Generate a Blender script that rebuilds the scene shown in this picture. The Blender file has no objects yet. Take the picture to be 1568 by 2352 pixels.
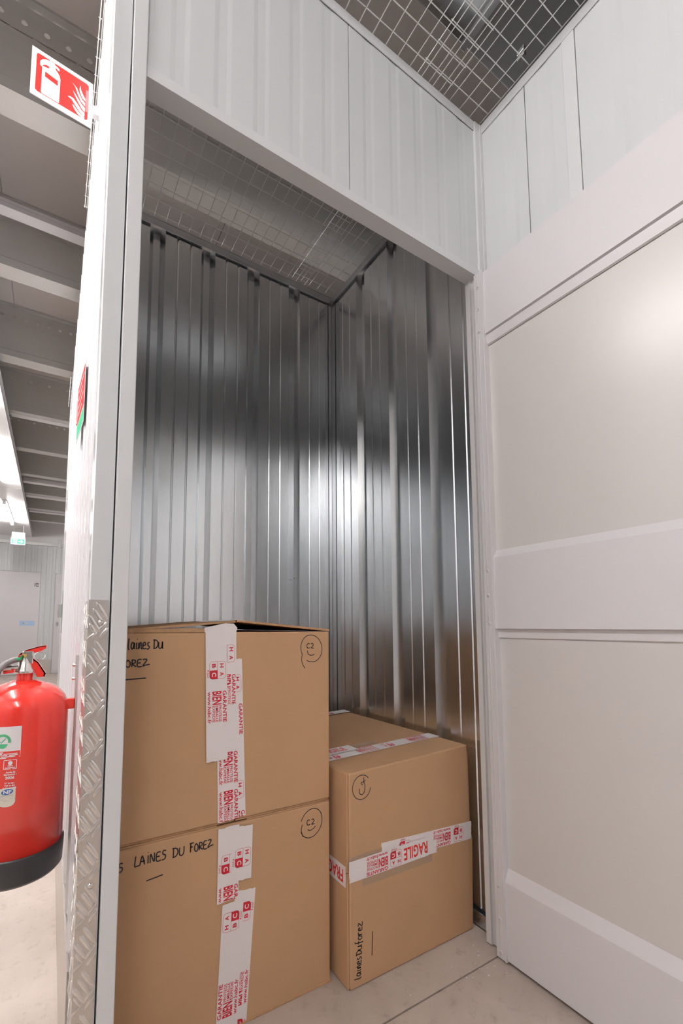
import bpy, bmesh, math, random
from mathutils import Vector, Matrix
from mathutils.geometry import tessellate_polygon
random.seed(7)
SC = bpy.context.scene
COL = SC.collection

# ------------------------------------------------------------------ camera
F_PX, CX, CY = 991.54, 686.28, 1356.40          # focal length and principal point on the 1568 x 2352 frame
YAW, TILT, ROLL = 0.519584, 0.0840389, -0.00159475
EYE = Vector((0, 0, 1.0))
fwd = Vector((math.sin(YAW)*math.cos(TILT), math.cos(YAW)*math.cos(TILT), math.sin(TILT)))
rgt = Vector((math.cos(YAW), -math.sin(YAW), 0)); dwn = fwd.cross(rgt)
r2 = rgt*math.cos(ROLL) + dwn*math.sin(ROLL); d2 = dwn*math.cos(ROLL) - rgt*math.sin(ROLL)
cam = bpy.data.cameras.new('camera'); camo = bpy.data.objects.new('camera', cam); COL.objects.link(camo)
M = Matrix((r2, -d2, -fwd)).transposed().to_4x4(); M.translation = EYE
camo.matrix_world = M
cam.sensor_fit = 'HORIZONTAL'; cam.sensor_width = 36.0; cam.lens = F_PX/1568*36
cam.shift_x = (784-CX)/1568; cam.shift_y = (CY-1176)/1568
cam.clip_start = 0.02; cam.clip_end = 60
SC.camera = camo

# ------------------------------------------------------------------ world, exposure
LAMP_E = 150.0
w = bpy.data.worlds.new('world'); SC.world = w; w.use_nodes = True
w.node_tree.nodes['Background'].inputs[0].default_value = (0.95, 0.97, 1.0, 1)
w.node_tree.nodes['Background'].inputs[1].default_value = 0.0
SC.view_settings.view_transform = 'Standard'; SC.view_settings.look = 'None'
SC.view_settings.exposure = -0.10; SC.view_settings.gamma = 1.0; SC.view_settings.use_curve_mapping = False

# ------------------------------------------------------------------ materials
MATS = {}
def lin(c): return tuple((x/12.92 if x <= .04045 else ((x+.055)/1.055)**2.4) for x in c)
def mat(name, col, rough=.5, metal=0., noise=0., nscale=8., stretch=(1,1,1), bump=0., bscale=60., coat=0., emit=None, estr=0., rnoise=0., spec=.5, alpha=1., aniso=0.):
    m = bpy.data.materials.new(name); m.use_nodes = True; nt = m.node_tree; N = nt.nodes; L = nt.links
    b = N['Principled BSDF']; b.inputs['Base Color'].default_value = (*col, 1)
    b.inputs['Roughness'].default_value = rough; b.inputs['Metallic'].default_value = metal
    b.inputs['Specular IOR Level'].default_value = spec
    b.inputs['Coat Weight'].default_value = coat; b.inputs['Coat Roughness'].default_value = .1
    if aniso: b.inputs['Anisotropic'].default_value = aniso
    tc = N.new('ShaderNodeTexCoord'); mp = N.new('ShaderNodeMapping'); mp.inputs['Scale'].default_value = stretch
    L.new(tc.outputs['Object'], mp.inputs['Vector'])
    if noise or rnoise:
        nz = N.new('ShaderNodeTexNoise'); nz.inputs['Scale'].default_value = nscale; nz.inputs['Detail'].default_value = 6; nz.inputs['Roughness'].default_value = .6
        L.new(mp.outputs[0], nz.inputs['Vector'])
        if noise:
            mx = N.new('ShaderNodeMix'); mx.data_type = 'RGBA'
            mx.inputs['A'].default_value = (*[max(0, c*(1-noise)) for c in col], 1); mx.inputs['B'].default_value = (*[min(1, c*(1+noise)) for c in col], 1)
            L.new(nz.outputs['Fac'], mx.inputs['Factor']); L.new(mx.outputs['Result'], b.inputs['Base Color'])
        if rnoise:
            mr = N.new('ShaderNodeMapRange'); mr.inputs['To Min'].default_value = max(.02, rough-rnoise); mr.inputs['To Max'].default_value = rough+rnoise
            L.new(nz.outputs['Fac'], mr.inputs['Value']); L.new(mr.outputs['Result'], b.inputs['Roughness'])
    if bump:
        n2 = N.new('ShaderNodeTexNoise'); n2.inputs['Scale'].default_value = bscale; n2.inputs['Detail'].default_value = 3
        L.new(mp.outputs[0], n2.inputs['Vector'])
        bp = N.new('ShaderNodeBump'); bp.inputs['Strength'].default_value = bump; bp.inputs['Distance'].default_value = .002
        L.new(n2.outputs['Fac'], bp.inputs['Height']); L.new(bp.outputs['Normal'], b.inputs['Normal'])
    if emit:
        b.inputs['Emission Color'].default_value = (*emit, 1); b.inputs['Emission Strength'].default_value = estr
    if alpha < 1: b.inputs['Alpha'].default_value = alpha
    MATS[name] = m
    return m
WALL = mat('white_steel', (.68, .70, .71), .42, noise=.02, nscale=3)
GLOSS = mat('gloss_white_steel', (.70, .69, .71), .16, noise=.02, nscale=2, coat=.3)
TRIM = mat('white_trim', (.72, .73, .74), .4)
DOORP = mat('door_panel_paint', (.665, .64, .62), .29, noise=.015, nscale=2, spec=.6)
DOORR = mat('door_rail_paint', (.72, .70, .715), .36, noise=.015, nscale=4)
JAMB = mat('jamb_paint', (.70, .69, .69), .45)
GALV = mat('galvanised_steel', (.82, .845, .865), .235, metal=1., noise=.07, nscale=40, rnoise=.03, stretch=(1, 1, .25), bump=.035, bscale=220)
GALVT = mat('galvanised_trim', (.62, .64, .66), .30, metal=1., noise=.06, nscale=30)
DUCTM = mat('duct_steel', (.66, .69, .71), .16, metal=1., noise=.05, nscale=18, rnoise=.05)
BEAM = mat('beam_steel', (.66, .655, .64), .38, metal=.45, noise=.05, nscale=3, stretch=(1, 1, 4))
HOLE = mat('plaster_crumb', (.85, .84, .80), .5)
DECK = mat('ceiling_board', (.78, .725, .69), .6, noise=.03, nscale=2)
SOFF = mat('soffit_board', (.82, .81, .82), .5, noise=.01, nscale=2)
WIRE = mat('wire_steel', (.86, .86, .85), .35, metal=.25)
CARD = mat('cardboard', (.58, .355, .20), .78, noise=.09, nscale=5, bump=.10, bscale=420, spec=.25)
CARDE = mat('cardboard_edge', (.50, .30, .165), .85, noise=.25, nscale=90, bump=.4, bscale=200, spec=.2)
TAPE = mat('white_tape', (.88, .82, .82), .32, noise=.02, nscale=20)
TAPEC = mat('clear_tape', (.62, .52, .42), .2, alpha=.35)
PRINT = mat('red_print', (.66, .014, .035), .4)
PRINT2 = mat('bright_red_print', (.80, .028, .018), .4)
INK = mat('marker_ink', (.018, .016, .02), .5)
TREAD = mat('tread_plate', (.62, .58, .54), .34, metal=.85, noise=.08, nscale=25, rnoise=.06)
TREADB = mat('tread_bar', (.74, .71, .68), .25, metal=.85)
RED = mat('extinguisher_red', (.90, .045, .03), .20, coat=.6)
BOOT = mat('black_rubber', (.035, .035, .037), .35)
CHROME = mat('valve_steel', (.72, .71, .68), .2, metal=1.)
HOSE = mat('grey_hose', (.22, .21, .21), .45)
GREEN = mat('green_clip', (.02, .42, .17), .4)
WPRINT = mat('white_print', (.86, .83, .85), .45)
CREAM = mat('cream_label', (.74, .70, .60), .5)
BLUE = mat('blue_print', (.06, .16, .46), .45)
GREYP = mat('grey_print', (.35, .35, .36), .5)
GREENP = mat('green_print', (.10, .50, .24), .45)
SIGNW = mat('sign_white', (.80, .79, .80), .35)
SIGNR = mat('sign_red', (.80, .040, .035), .35)
NOTR = mat('notice_red', (.80, .05, .05), .9, spec=.03)
NOTG = mat('notice_green', (.08, .50, .27), .9, spec=.03)
NOTW = mat('notice_white', (.7, .68, .68), .9, spec=.03)
PINK = mat('pale_red_mark', (.74, .26, .26), .4)
CLIP = mat('clear_clip', (.80, .79, .82), .12)
EXITG = mat('exit_green', (.015, .40, .24), .4, emit=(.03, .8, .45), estr=.12)
EXITW = mat('exit_white', (.85, .88, .86), .4, emit=(.9, 1, .95), estr=.35)
TUBE = mat('lamp_tube', (.9, .9, .9), .4, emit=(1.0, .955, .93), estr=LAMP_E)
LAMPB = mat('lamp_body', (.8, .79, .78), .4)
DARKS = mat('dark_text', (.03, .03, .03), .5)
PALEBLUE = mat('pale_blue_sticker', (.42, .62, .88), .4)
STEELL = mat('lock_steel', (.50, .52, .50), .3, metal=.9)
def floor_mat():
    m = bpy.data.materials.new('concrete'); m.use_nodes = True; nt = m.node_tree; N = nt.nodes; L = nt.links
    b = N['Principled BSDF']; b.inputs['Roughness'].default_value = .5
    tc = N.new('ShaderNodeTexCoord')
    a = N.new('ShaderNodeTexNoise'); a.inputs['Scale'].default_value = 3.2; a.inputs['Detail'].default_value = 8; a.inputs['Roughness'].default_value = .62
    c = N.new('ShaderNodeTexNoise'); c.inputs['Scale'].default_value = 26; c.inputs['Detail'].default_value = 6; c.inputs['Roughness'].default_value = .7
    s = N.new('ShaderNodeTexNoise'); s.inputs['Scale'].default_value = 170; s.inputs['Detail'].default_value = 2
    for n in (a, c, s): L.new(tc.outputs['Object'], n.inputs['Vector'])
    r1 = N.new('ShaderNodeValToRGB'); r1.color_ramp.elements[0].position = .34; r1.color_ramp.elements[1].position = .64
    r1.color_ramp.elements[0].color = (.50, .425, .37, 1); r1.color_ramp.elements[1].color = (.62, .535, .475, 1)
    L.new(a.outputs['Fac'], r1.inputs['Fac'])
    r2 = N.new('ShaderNodeValToRGB'); r2.color_ramp.elements[0].position = .30; r2.color_ramp.elements[1].position = .46
    r2.color_ramp.elements[0].color = (.80, .78, .77, 1); r2.color_ramp.elements[1].color = (1, 1, 1, 1)
    L.new(c.outputs['Fac'], r2.inputs['Fac'])
    r3 = N.new('ShaderNodeValToRGB'); r3.color_ramp.elements[0].position = .22; r3.color_ramp.elements[1].position = .29
    r3.color_ramp.elements[0].color = (.55, .5, .47, 1); r3.color_ramp.elements[1].color = (1, 1, 1, 1)
    L.new(s.outputs['Fac'], r3.inputs['Fac'])
    m1 = N.new('ShaderNodeMix'); m1.data_type = 'RGBA'; m1.blend_type = 'MULTIPLY'; m1.inputs['Factor'].default_value = 1
    L.new(r1.outputs[0], m1.inputs['A']); L.new(r2.outputs[0], m1.inputs['B'])
    m2 = N.new('ShaderNodeMix'); m2.data_type = 'RGBA'; m2.blend_type = 'MULTIPLY'; m2.inputs['Factor'].default_value = 1
    L.new(m1.outputs['Result'], m2.inputs['A']); L.new(r3.outputs[0], m2.inputs['B'])
    L.new(m2.outputs['Result'], b.inputs['Base Color'])
    bp = N.new('ShaderNodeBump'); bp.inputs['Strength'].default_value = .12; bp.inputs['Distance'].default_value = .002
    L.new(c.outputs['Fac'], bp.inputs['Height']); L.new(bp.outputs['Normal'], b.inputs['Normal'])
    return m
FLOOR = floor_mat()

# ------------------------------------------------------------------ mesh helpers
class MB:
    """collects shapes and links them as ONE mesh object"""
    def __init__(s): s.v = []; s.f = []; s.smooth = []
    def add(s, vs, fs, smooth=False):
        o = len(s.v); s.v += [tuple(v) for v in vs]
        for f in fs: s.f.append(tuple(i+o for i in f)); s.smooth.append(smooth)
        return s
    def box(s, x0, x1, y0, y1, z0, z1, bev=0.):
        if bev <= 0:
            vs = [(x, y, z) for z in (z0, z1) for y in (y0, y1) for x in (x0, x1)]
            return s.add(vs, [(0,2,3,1),(4,5,7,6),(0,1,5,4),(2,6,7,3),(0,4,6,2),(1,3,7,5)])
        bm = bmesh.new(); bmesh.ops.create_cube(bm, size=1)
        for v in bm.verts: v.co = Vector(((x0+x1)/2+v.co.x*(x1-x0), (y0+y1)/2+v.co.y*(y1-y0), (z0+z1)/2+v.co.z*(z1-z0)))
        bmesh.ops.bevel(bm, geom=bm.edges[:], offset=bev, segments=2, profile=.5, affect='EDGES')
        return s.bm(bm)
    def bm(s, bm, smooth=False):
        bm.verts.index_update()
        s.add([v.co[:] for v in bm.verts], [[v.index for v in f.verts] for f in bm.faces], smooth); bm.free(); return s
    def prism(s, prof, axis, a, b, closed=True):
        """profile points in the two remaining axes (cyclic order), extruded along axis from a to b"""
        n = len(prof)
        def P(p, t): return {'x': (t, p[0], p[1]), 'y': (p[0], t, p[1]), 'z': (p[0], p[1], t)}[axis]
        vs = [P(p, a) for p in prof] + [P(p, b) for p in prof]
        fs = [(i, (i+1) % n, n+(i+1) % n, n+i) for i in range(n if closed else n-1)]
        if closed: fs += [tuple(range(n-1, -1, -1)), tuple(range(n, 2*n))]
        return s.add(vs, fs)
    def tube(s, pts, r, seg=8, caps=True, smooth=True):
        pts = [Vector(p) for p in pts]; n = len(pts); rs = r if isinstance(r, (list, tuple)) else [r]*n
        vs = []; up = None
        for i, p in enumerate(pts):
            t = (pts[min(i+1, n-1)]-pts[max(i-1, 0)]).normalized()
            if up is None:
                up = t.cross(Vector((0, 0, 1)))
                if up.length < .01: up = t.cross(Vector((0, 1, 0)))
            up = (up - t*up.dot(t)).normalized(); b = t.cross(up)
            vs += [p + (up*math.cos(2*math.pi*k/seg)+b*math.sin(2*math.pi*k/seg))*rs[i] for k in range(seg)]
        fs = [(i*seg+k, i*seg+(k+1) % seg, (i+1)*seg+(k+1) % seg, (i+1)*seg+k) for i in range(n-1) for k in range(seg)]
        s.add(vs, fs, smooth)
        if caps: s.add([vs[k] for k in range(seg)] + [vs[(n-1)*seg+k] for k in range(seg)], [tuple(range(seg-1, -1, -1)), tuple(range(seg, 2*seg))])
        return s
    def lathe(s, prof, c, seg=40, axis=(0, 0, 1), smooth=True):
        """prof = [(r, h)], around axis through c"""
        ax = Vector(axis).normalized(); u = ax.orthogonal().normalized(); w_ = ax.cross(u); c = Vector(c); vs = []
        for r, h in prof:
            vs += [c + ax*h + (u*math.cos(2*math.pi*k/seg)+w_*math.sin(2*math.pi*k/seg))*r for k in range(seg)]
        n = len(prof)
        s.add(vs, [(i*seg+k, i*seg+(k+1) % seg, (i+1)*seg+(k+1) % seg, (i+1)*seg+k) for i in range(n-1) for k in range(seg)], smooth)
        return s.add([vs[k] for k in range(seg)] + [vs[(n-1)*seg+k] for k in range(seg)], [tuple(range(seg-1, -1, -1)), tuple(range(seg, 2*seg))])
    def mesh(s, name):
        me = bpy.data.meshes.new(name); me.from_pydata(s.v, [], s.f); me.update()
        me.polygons.foreach_set('use_smooth', s.smooth)
        bm = bmesh.new(); bm.from_mesh(me); bmesh.ops.recalc_face_normals(bm, faces=bm.faces[:]); bm.to_mesh(me); bm.free()
        return me
    def build(s, name, m, parent=None): return link(name, s.mesh(name), m, parent)
def link(name, me, m, parent=None):
    o = bpy.data.objects.new(name, me); COL.objects.link(o)
    if m is not None and not me.materials: me.materials.append(m)
    if parent is not None: o.parent = parent; o.matrix_parent_inverse = parent_world(parent).inverted()
    return o
def parent_world(o):
    m = o.matrix_basis.copy()
    while o.parent is not None:
        o_ = o.parent; m = o_.matrix_basis @ o.matrix_parent_inverse @ m; o = o_
    return m
def empty(name, loc=(0, 0, 0)):
    o = bpy.data.objects.new(name, None); COL.objects.link(o); o.location = loc; o.empty_display_size = .05
    return o
def tag(o, label, cat, group=None, kind=None):
    o['label'] = label; o['category'] = cat
    if group: o['group'] = group
    if kind: o['kind'] = kind
    return o
def struct(o, label, cat): return tag(o, label, cat, kind='structure')

class Frame:
    """a flat face: (u right, v up) -> world"""
    def __init__(s, o, U, V):
        s.o = Vector(o); s.U = Vector(U).normalized(); s.V = Vector(V).normalized(); s.N = s.U.cross(s.V)
    def __call__(s, u, v, h=0.): return s.o + s.U*u + s.V*v + s.N*h
class CylFrame:
    def __init__(s, c, r, z0): s.c = Vector(c); s.r = r; s.z0 = z0
    def __call__(s, u, v, h=0.):
        a = u/s.r; return Vector((s.c.x+(s.r+h)*math.sin(a), s.c.y-(s.r+h)*math.cos(a), s.z0+v))
_T = {}
def glyphs(txt, bold=0.):
    k = (txt, bold)
    if k not in _T:
        cu = bpy.data.curves.new('t', 'FONT'); cu.body = txt; cu.offset = bold; cu.resolution_u = 3
        ob = bpy.data.objects.new('t', cu); COL.objects.link(ob)
        dg = bpy.context.evaluated_depsgraph_get(); me = ob.evaluated_get(dg).to_mesh()
        vs = [(v.co.x, v.co.y) for v in me.vertices]; fs = [tuple(p.vertices) for p in me.polygons]
        ob.evaluated_get(dg).to_mesh_clear(); bpy.data.objects.remove(ob); bpy.data.curves.remove(cu)
        x0 = min(v[0] for v in vs); x1 = max(v[0] for v in vs); y0 = min(v[1] for v in vs); y1 = max(v[1] for v in vs)
        _T[k] = ([((a-x0)/(x1-x0), (b-y0)/(y1-y0)) for a, b in vs], fs)
    return _T[k]
class Flat(MB):
    """flat print on a frame"""
    def __init__(s, fr, h=.0003): super().__init__(); s.fr = fr; s.h = h
    def text(s, txt, u, v, w, h, bold=0., dh=0.):
        vs, fs = glyphs(txt, bold); return s.add([s.fr(u+a*w, v+b*h, s.h+dh) for a, b in vs], fs)
    def poly(s, pts, dh=0.):
        tr = tessellate_polygon([[Vector((p[0], p[1], 0)) for p in pts]])
        return s.add([s.fr(p[0], p[1], s.h+dh) for p in pts], [tuple(t) for t in tr])
    def rect(s, u0, u1, v0, v1, dh=0., nu=1):
        vs = []; fs = []
        for i in range(nu+1):
            u = u0+(u1-u0)*i/nu; vs += [s.fr(u, v0, s.h+dh), s.fr(u, v1, s.h+dh)]
        return s.add(vs, [(2*i, 2*i+2, 2*i+3, 2*i+1) for i in range(nu)])
    def line(s, pts, w, closed=False, dh=0.):
        n = len(pts); L = []; R = []
        for i, p in enumerate(pts):
            a = pts[(i-1) % n] if (closed or i > 0) else p; b = pts[(i+1) % n] if (closed or i < n-1) else p
            d = Vector((b[0]-a[0], b[1]-a[1])); d = d.normalized() if d.length > 1e-9 else Vector((1, 0)); q = Vector((-d.y, d.x))*w/2
            L.append((p[0]+q.x, p[1]+q.y)); R.append((p[0]-q.x, p[1]-q.y))
        vs = [s.fr(*p, s.h+dh) for p in L] + [s.fr(*p, s.h+dh) for p in R]
        return s.add(vs, [(i, (i+1) % n, n+(i+1) % n, n+i) for i in range(n if closed else n-1)])
    def ellipse(s, cu, cv, a, b, seg=28, dh=0., rot=0.):
        pts = [(cu+a*math.cos(t)*math.cos(rot)-b*math.sin(t)*math.sin(rot), cv+a*math.cos(t)*math.sin(rot)+b*math.sin(t)*math.cos(rot)) for t in [2*math.pi*k/seg for k in range(seg)]]
        return s.add([s.fr(*p, s.h+dh) for p in pts], [tuple(range(seg))])
def rrect(u0, u1, v0, v1, r, n=5):
    out = []
    for cu, cv, a0 in ((u1-r, v1-r, 0), (u0+r, v1-r, 90), (u0+r, v0+r, 180), (u1-r, v0+r, 270)):
        out += [(cu+r*math.cos(math.radians(a0+90*k/n)), cv+r*math.sin(math.radians(a0+90*k/n))) for k in range(n+1)]
    return out
def smoothline(pts, n=5):
    out = []
    for i in range(len(pts)-1):
        p0 = pts[max(i-1, 0)]; p1 = pts[i]; p2 = pts[i+1]; p3 = pts[min(i+2, len(pts)-1)]
        for k in range(n):
            t = k/n
            out.append(tuple(.5*(2*p1[j]+(p2[j]-p0[j])*t+(2*p0[j]-5*p1[j]+4*p2[j]-p3[j])*t*t+(3*p1[j]-p0[j]-3*p2[j]+p3[j])*t**3) for j in (0, 1)))
    return out + [pts[-1]]

# ------------------------------------------------------------------ dimensions (metres; camera foot point is the origin)
YF = .93          # face of the front wall
XR = 1.30         # right wall of the alcove and of the unit
XS = .064         # outer face of the corridor side wall
ZT = 2.84         # top of the partitions
ZL = 2.235        # underside of the lintel
YB = 1.90         # back wall of the unit
YE = 10.7         # end wall of the corridor

# ================================================================== SETTING
# ---- floor: two cast slabs with a sawn joint along the front of the unit
fl = struct(MB().box(-3.3, 3.2, -5.2, 11.2, -.12, -.012).build('floor', FLOOR), 'pale beige grey concrete floor with a sawn joint', 'floor')
MB().box(-3.3, 3.2, -5.2, .9146, -.012, 0).build('floor_slab', FLOOR, fl)
MB().box(-3.3, 3.2, .9194, 11.2, -.012, 0).build('floor_slab', FLOOR, fl)
# crumbs on the floor by the door
# ---- ceiling deck
ce = struct(MB().box(-3.3, 3.2, -5.2, 11.2, 3.485, 3.55).build('ceiling', DECK), 'beige board ceiling above the steel beams', 'ceiling')
xs = [-1.7, -.36, 3.2]
for k in range(18):
    y0 = 1.90-.985*8+k*.985
    for i, (a, b) in enumerate(((-3.3, -.352), (-.348, .82), (.824, 3.2))):
        MB().box(a, b, y0+.002, y0+.983, 3.47, 3.485).build('ceiling_board', DECK, ce)

# ---- profiled sheets
def ribbed(u0, u1, ribs, depth, slope, axis, plane, z0, z1, out, th=.004):
    """vertical sheet in plane axis=const; ribs [(a,b,d)]: recess of depth d (positive = away from viewer, direction out)"""
    pts = [(u0, 0.)]
    for a, b, d in ribs:
        sl = slope if abs(d) > .003 else .012
        pts += [(a, 0.), (a+min(sl, (b-a)/2.5), d), (b-min(sl, (b-a)/2.5), d), (b, 0.)]
    pts.append((u1, 0.))
    pts = [p for p in pts if u0-1e-6 <= p[0] <= u1+1e-6]
    mb = MB(); n = len(pts); vs = []
    for off in (0., th):
        for z in (z0, z1):
            for u, d in pts:
                c = plane+out*(d+off)
                vs.append((c, u, z) if axis == 'x' else (u, c, z))
    fs = [(i, i+1, n+i+1, n+i) for i in range(n-1)] + [(2*n+i, 2*n+n+i, 2*n+n+i+1, 2*n+i+1) for i in range(n-1)]
    fs += [(i, 2*n+i, 2*n+i+1, i+1) for i in range(n-1)] + [(n+i, n+i+1, 3*n+i+1, 3*n+i) for i in range(n-1)]
    fs += [(0, n, 3*n, 2*n), (n-1, 3*n-1, 4*n-1, 2*n-1)]
    return mb.add(vs, fs)
def micro(a, b, every=.117, wd=.035, d=.0012, ph=.03):
    out = []; u = a+ph
    while u+wd < b: out.append((u, u+wd, d)); u += every
    return out

# front wall (opening from .133 to 1.245)
wf = struct(MB().box(.10, 1.30, .938, .955, ZL+.02, ZT-.02).build('wall_front', GALVT), 'pale grey steel front wall above the storage unit opening', 'wall')
for a, b in ((.134, .6985), (.7015, 1.262)):
    ribbed(a, b, micro(a, b, .105, .045, .0012, .05), 0, .012, 'y', YF, ZL+.004, ZT-.012, 1, .006).build('wall_panel', WALL, wf)
tr = MB().prism([(.9265, ZL), (.9265, ZL+.028), (.931, ZL+.032), (.972, ZL+.032), (.972, ZL)], 'x', .133, 1.286).build('lintel_trim', TRIM, wf)
MB().box(.133, 1.286, .9255, .9275, ZT-.03, ZT+.004).build('top_trim', TRIM, wf)
MB().box(.133, 1.286, .9275, .965, ZT-.004, ZT+.004).build('top_trim', TRIM, wf)
MB().box(1.2625, 1.2985, .922, .936, ZL+.005, ZT+.004, .0012).build('corner_trim', TRIM, wf)
# post at the left of the opening: jamb and end strip
MB().box(.1025, .133, .9215, .97, 0, ZT+.3, .002).build('door_jamb', TRIM, wf)
MB().box(.097, .105, .957, .965, 0, ZT).build('jamb_backing', TRIM, wf)
MB().prism([(XS, .928), (XS, .965), (.068, .968), (.0995, .968), (.0995, .928)], 'z', 0, ZT).build('post_strip', WALL, wf)
# right jamb of the opening
rj = MB().prism([(1.243, .952), (1.243, .970), (1.2465, .970), (1.2465, .956), (1.256, .956), (1.256, .938), (1.276, .938), (1.276, .934), (1.2525, .934), (1.2525, .952)], 'z', .006, ZL+.005).build('door_jamb', JAMB, wf)
MB().box(1.272, 1.30, .93, .975, 0, ZL).build('post_strip', WALL, wf)

# right wall of the alcove
wr = struct(MB().box(XR+.012, XR+.03, -1.9, .955, 0, ZT-.01).build('wall_right', GALVT), 'pale grey steel wall of panels behind the open door', 'wall')
segs = [(.7285, .926, .0), (.6, .7255, 0.), (-.2, .5665, .0), (-1.15, -.203, .0), (-1.9, -1.153, 0.)]
for a, b, _ in ((.7585, .926, 0), (.6342, .7555, 0), (-.40, .5955, 0), (-1.35, -.4045, 0), (-1.9, -1.3545, 0)):
    ribbed(a, b, micro(a, b, .105, .045, .0012, .035), 0, .012, 'x', XR, 0, ZT-.012, 1, .006).build('wall_panel', WALL, wr)
MB().box(XR-.003, XR+.006, .5975, .6335, 0, ZT-.012, .001).build('joint_strip', TRIM, wr)
MB().box(XR-.0045, XR-.002, -1.9, .926, ZT-.03, ZT+.004).build('top_trim', TRIM, wr)
MB().box(XR-.002, XR+.03, -1.9, .926, ZT-.004, ZT+.004).build('top_trim', TRIM, wr)
MB().box(XR-.0135, XR-.001, .9195, .9262, ZL, ZT).build('corner_trim', TRIM, wr)

# unit interior: galvanised trapezoid sheets
P = .2365
def galv_ribs(first, a, b, w_=.068, d=.028):
    out = []; u = first
    while u > a: u -= P
    while u < b:
        if u+w_ < b and u > a: out.append((u, u+w_, d))
        m0 = u+w_+.052
        for q in (m0, m0+.062):
            if q > a and q+.010 < b and q < u+P: out.append((q, q+.010, .0025))
        u += P
    return out
wb = struct(ribbed(.09, 1.315, galv_ribs(.312, .09, 1.30), 0, .019, 'y', YB, 0, ZT-.01, 1, .002).build('wall_back', GALV), 'shiny galvanised ribbed steel back wall of the storage unit', 'wall')
MB().box(.10, 1.30, YB-.012, YB-.010, ZT-.034, ZT).build('top_angle', GALVT, wb)
MB().box(.10, 1.30, YB-.012, YB+.03, ZT-.002, ZT).build('top_angle', GALVT, wb)
for u in (1.058, 1.073):
    MB().lathe([(.0035, 0), (.0035, .002), (.001, .003)], (u, YB+(.0 if u < 1.06 else .0), 1.245), 10, (0, -1, 0)).build('screw', STEELL, wb)
wi = struct(ribbed(.98, YB+.02, galv_ribs(1.140, .985, YB), 0, .017, 'x', XR, .02, ZT-.01, 1, .002).build('wall_inner_right', GALV), 'shiny galvanised ribbed steel right wall of the storage unit', 'wall')
MB().box(XR-.012, XR-.010, .975, YB-.01, ZT-.034, ZT).build('top_angle', GALVT, wi)
MB().box(XR-.012, XR+.03, .975, YB-.01, ZT-.002, ZT).build('top_angle', GALVT, wi)
MB().box(XR-.014, XR-.0115, .972, YB-.005, 0, .046).box(XR-.014, XR+.03, .972, YB-.005, 0, .003).build('base_track', GALVT, wi)
MB().box(1.272, 1.297, YB-.03, YB-.0275, 0, ZT-.03).box(1.2715, 1.274, YB-.03, YB-.004, 0, ZT-.03).build('corner_angle', GALVT, wi)
wl = struct(ribbed(.97, YB+.02, galv_ribs(1.05, .97, YB), 0, .009, 'x', .106, 0, ZT-.01, -1, .002).build('wall_inner_left', GALV), 'galvanised ribbed steel left wall inside the storage unit', 'wall')

# corridor side wall (outside of the unit), gloss white ribbed sheets, a narrow door at its far end
ws = struct(MB().box(XS+.008, XS+.02, .97, 4.0, 0, ZT-.01).build('wall_side', GALVT), 'gloss white ribbed steel wall along the corridor', 'wall')
for a, b in ((.968, 1.955), (1.9575, 2.62), (2.6225, 3.20)):
    rb = []; u = a+.05
    while u+.07 < b: rb += [(u, u+.07, .006), (u+.085, u+.115, -.005)]; u += .145
    ribbed(a, b, rb, 0, .01, 'x', XS, 0, ZT-.012, 1, .005).build('wall_panel', GLOSS, ws)
MB().box(XS-.003, XS+.02, .95, 4.0, ZT-.02, ZT+.004).build('top_trim', GLOSS, ws)
MB().box(XS-.002, XS+.3, 3.998, 4.01, 0, ZT).build('end_strip', GLOSS, ws)
d4 = struct(MB().box(XS-.001, XS+.01, 3.215, 3.985, .01, 2.2).build('door_4', GLOSS), 'narrow gloss white door at the end of the corridor side wall', 'door')
MB().box(XS-.006, XS-.001, 3.27, 3.33, .96, 1.24, .001).build('hasp_plate', STEELL, d4)
MB().box(XS-.032, XS-.006, 3.28, 3.33, 1.06, 1.15, .003).build('lock_body', STEELL, d4)
# tread plate skirting of the corridor side wall
bs = struct(MB().box(XS-.006, XS-.0005, 1.05, 3.2, 0, .30, .0008).build('baseboard_side', TREAD), 'tread plate skirting along the corridor side wall', 'skirting')

# end wall of the corridor
we = struct(MB().box(-3.2, 3.2, YE+.012, YE+.06, 0, 2.73).build('wall_end', TRIM), 'pale ribbed steel wall closing the corridor', 'wall')
for a, b, z0 in ((-1.6, -.94, 2.155), (-.937, -.232, 2.155), (-.229, .030, .0), (.033, .9, 2.155), (.903, 1.8, 0)):
    rb = []; u = a+.05
    while u+.05 < b: rb.append((u, u+.05, -.006)); u += .105
    ribbed(a, b, rb, 0, .01, 'y', YE, z0, 2.73, 1, .008).build('wall_panel', WALL, we)
MB().box(-1.7, 3.2, YE-.01, YE+.06, 2.735, 2.80).build('gap_strip', BEAM, we)  # steel strip added in place of the shaded gap above the wall
MB().box(.055, .115, YE-.02, YE+.06, 2.70, 2.9, .003).build('post', WALL, we)
MB().box(-3.2, 3.2, YE+.0, YE+.05, 2.80, 3.48).build('upper_board', SOFF, we)
MB().box(-.229, .030, YE-.016, YE-.009, 0, .30).build('kick_plate', TREAD, we)
d2_ = struct(MB().box(-1.2, -.232, YE-.004, YE+.012, .012, 2.145, .002).build('door_2', DOORR), 'wide white storage door numbered 24 at the corridor end', 'door')
fr = Frame((-.232, YE-.0045, 0), (1, 0, 0), (0, 0, 1))
Flat(fr).rect(-.105, -.03, 1.842, 1.918).build('number_plate', DARKS, d2_)
f_ = Flat(fr, .0012); f_.text('2', -.098, 1.850, .028, .060, .04); f_.text('4', -.066, 1.850, .030, .060, .04); f_.build('number', WPRINT, d2_)
Flat(fr).rect(-.34, -.075, 1.02, 1.115).build('sticker', PALEBLUE, d2_)
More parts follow.
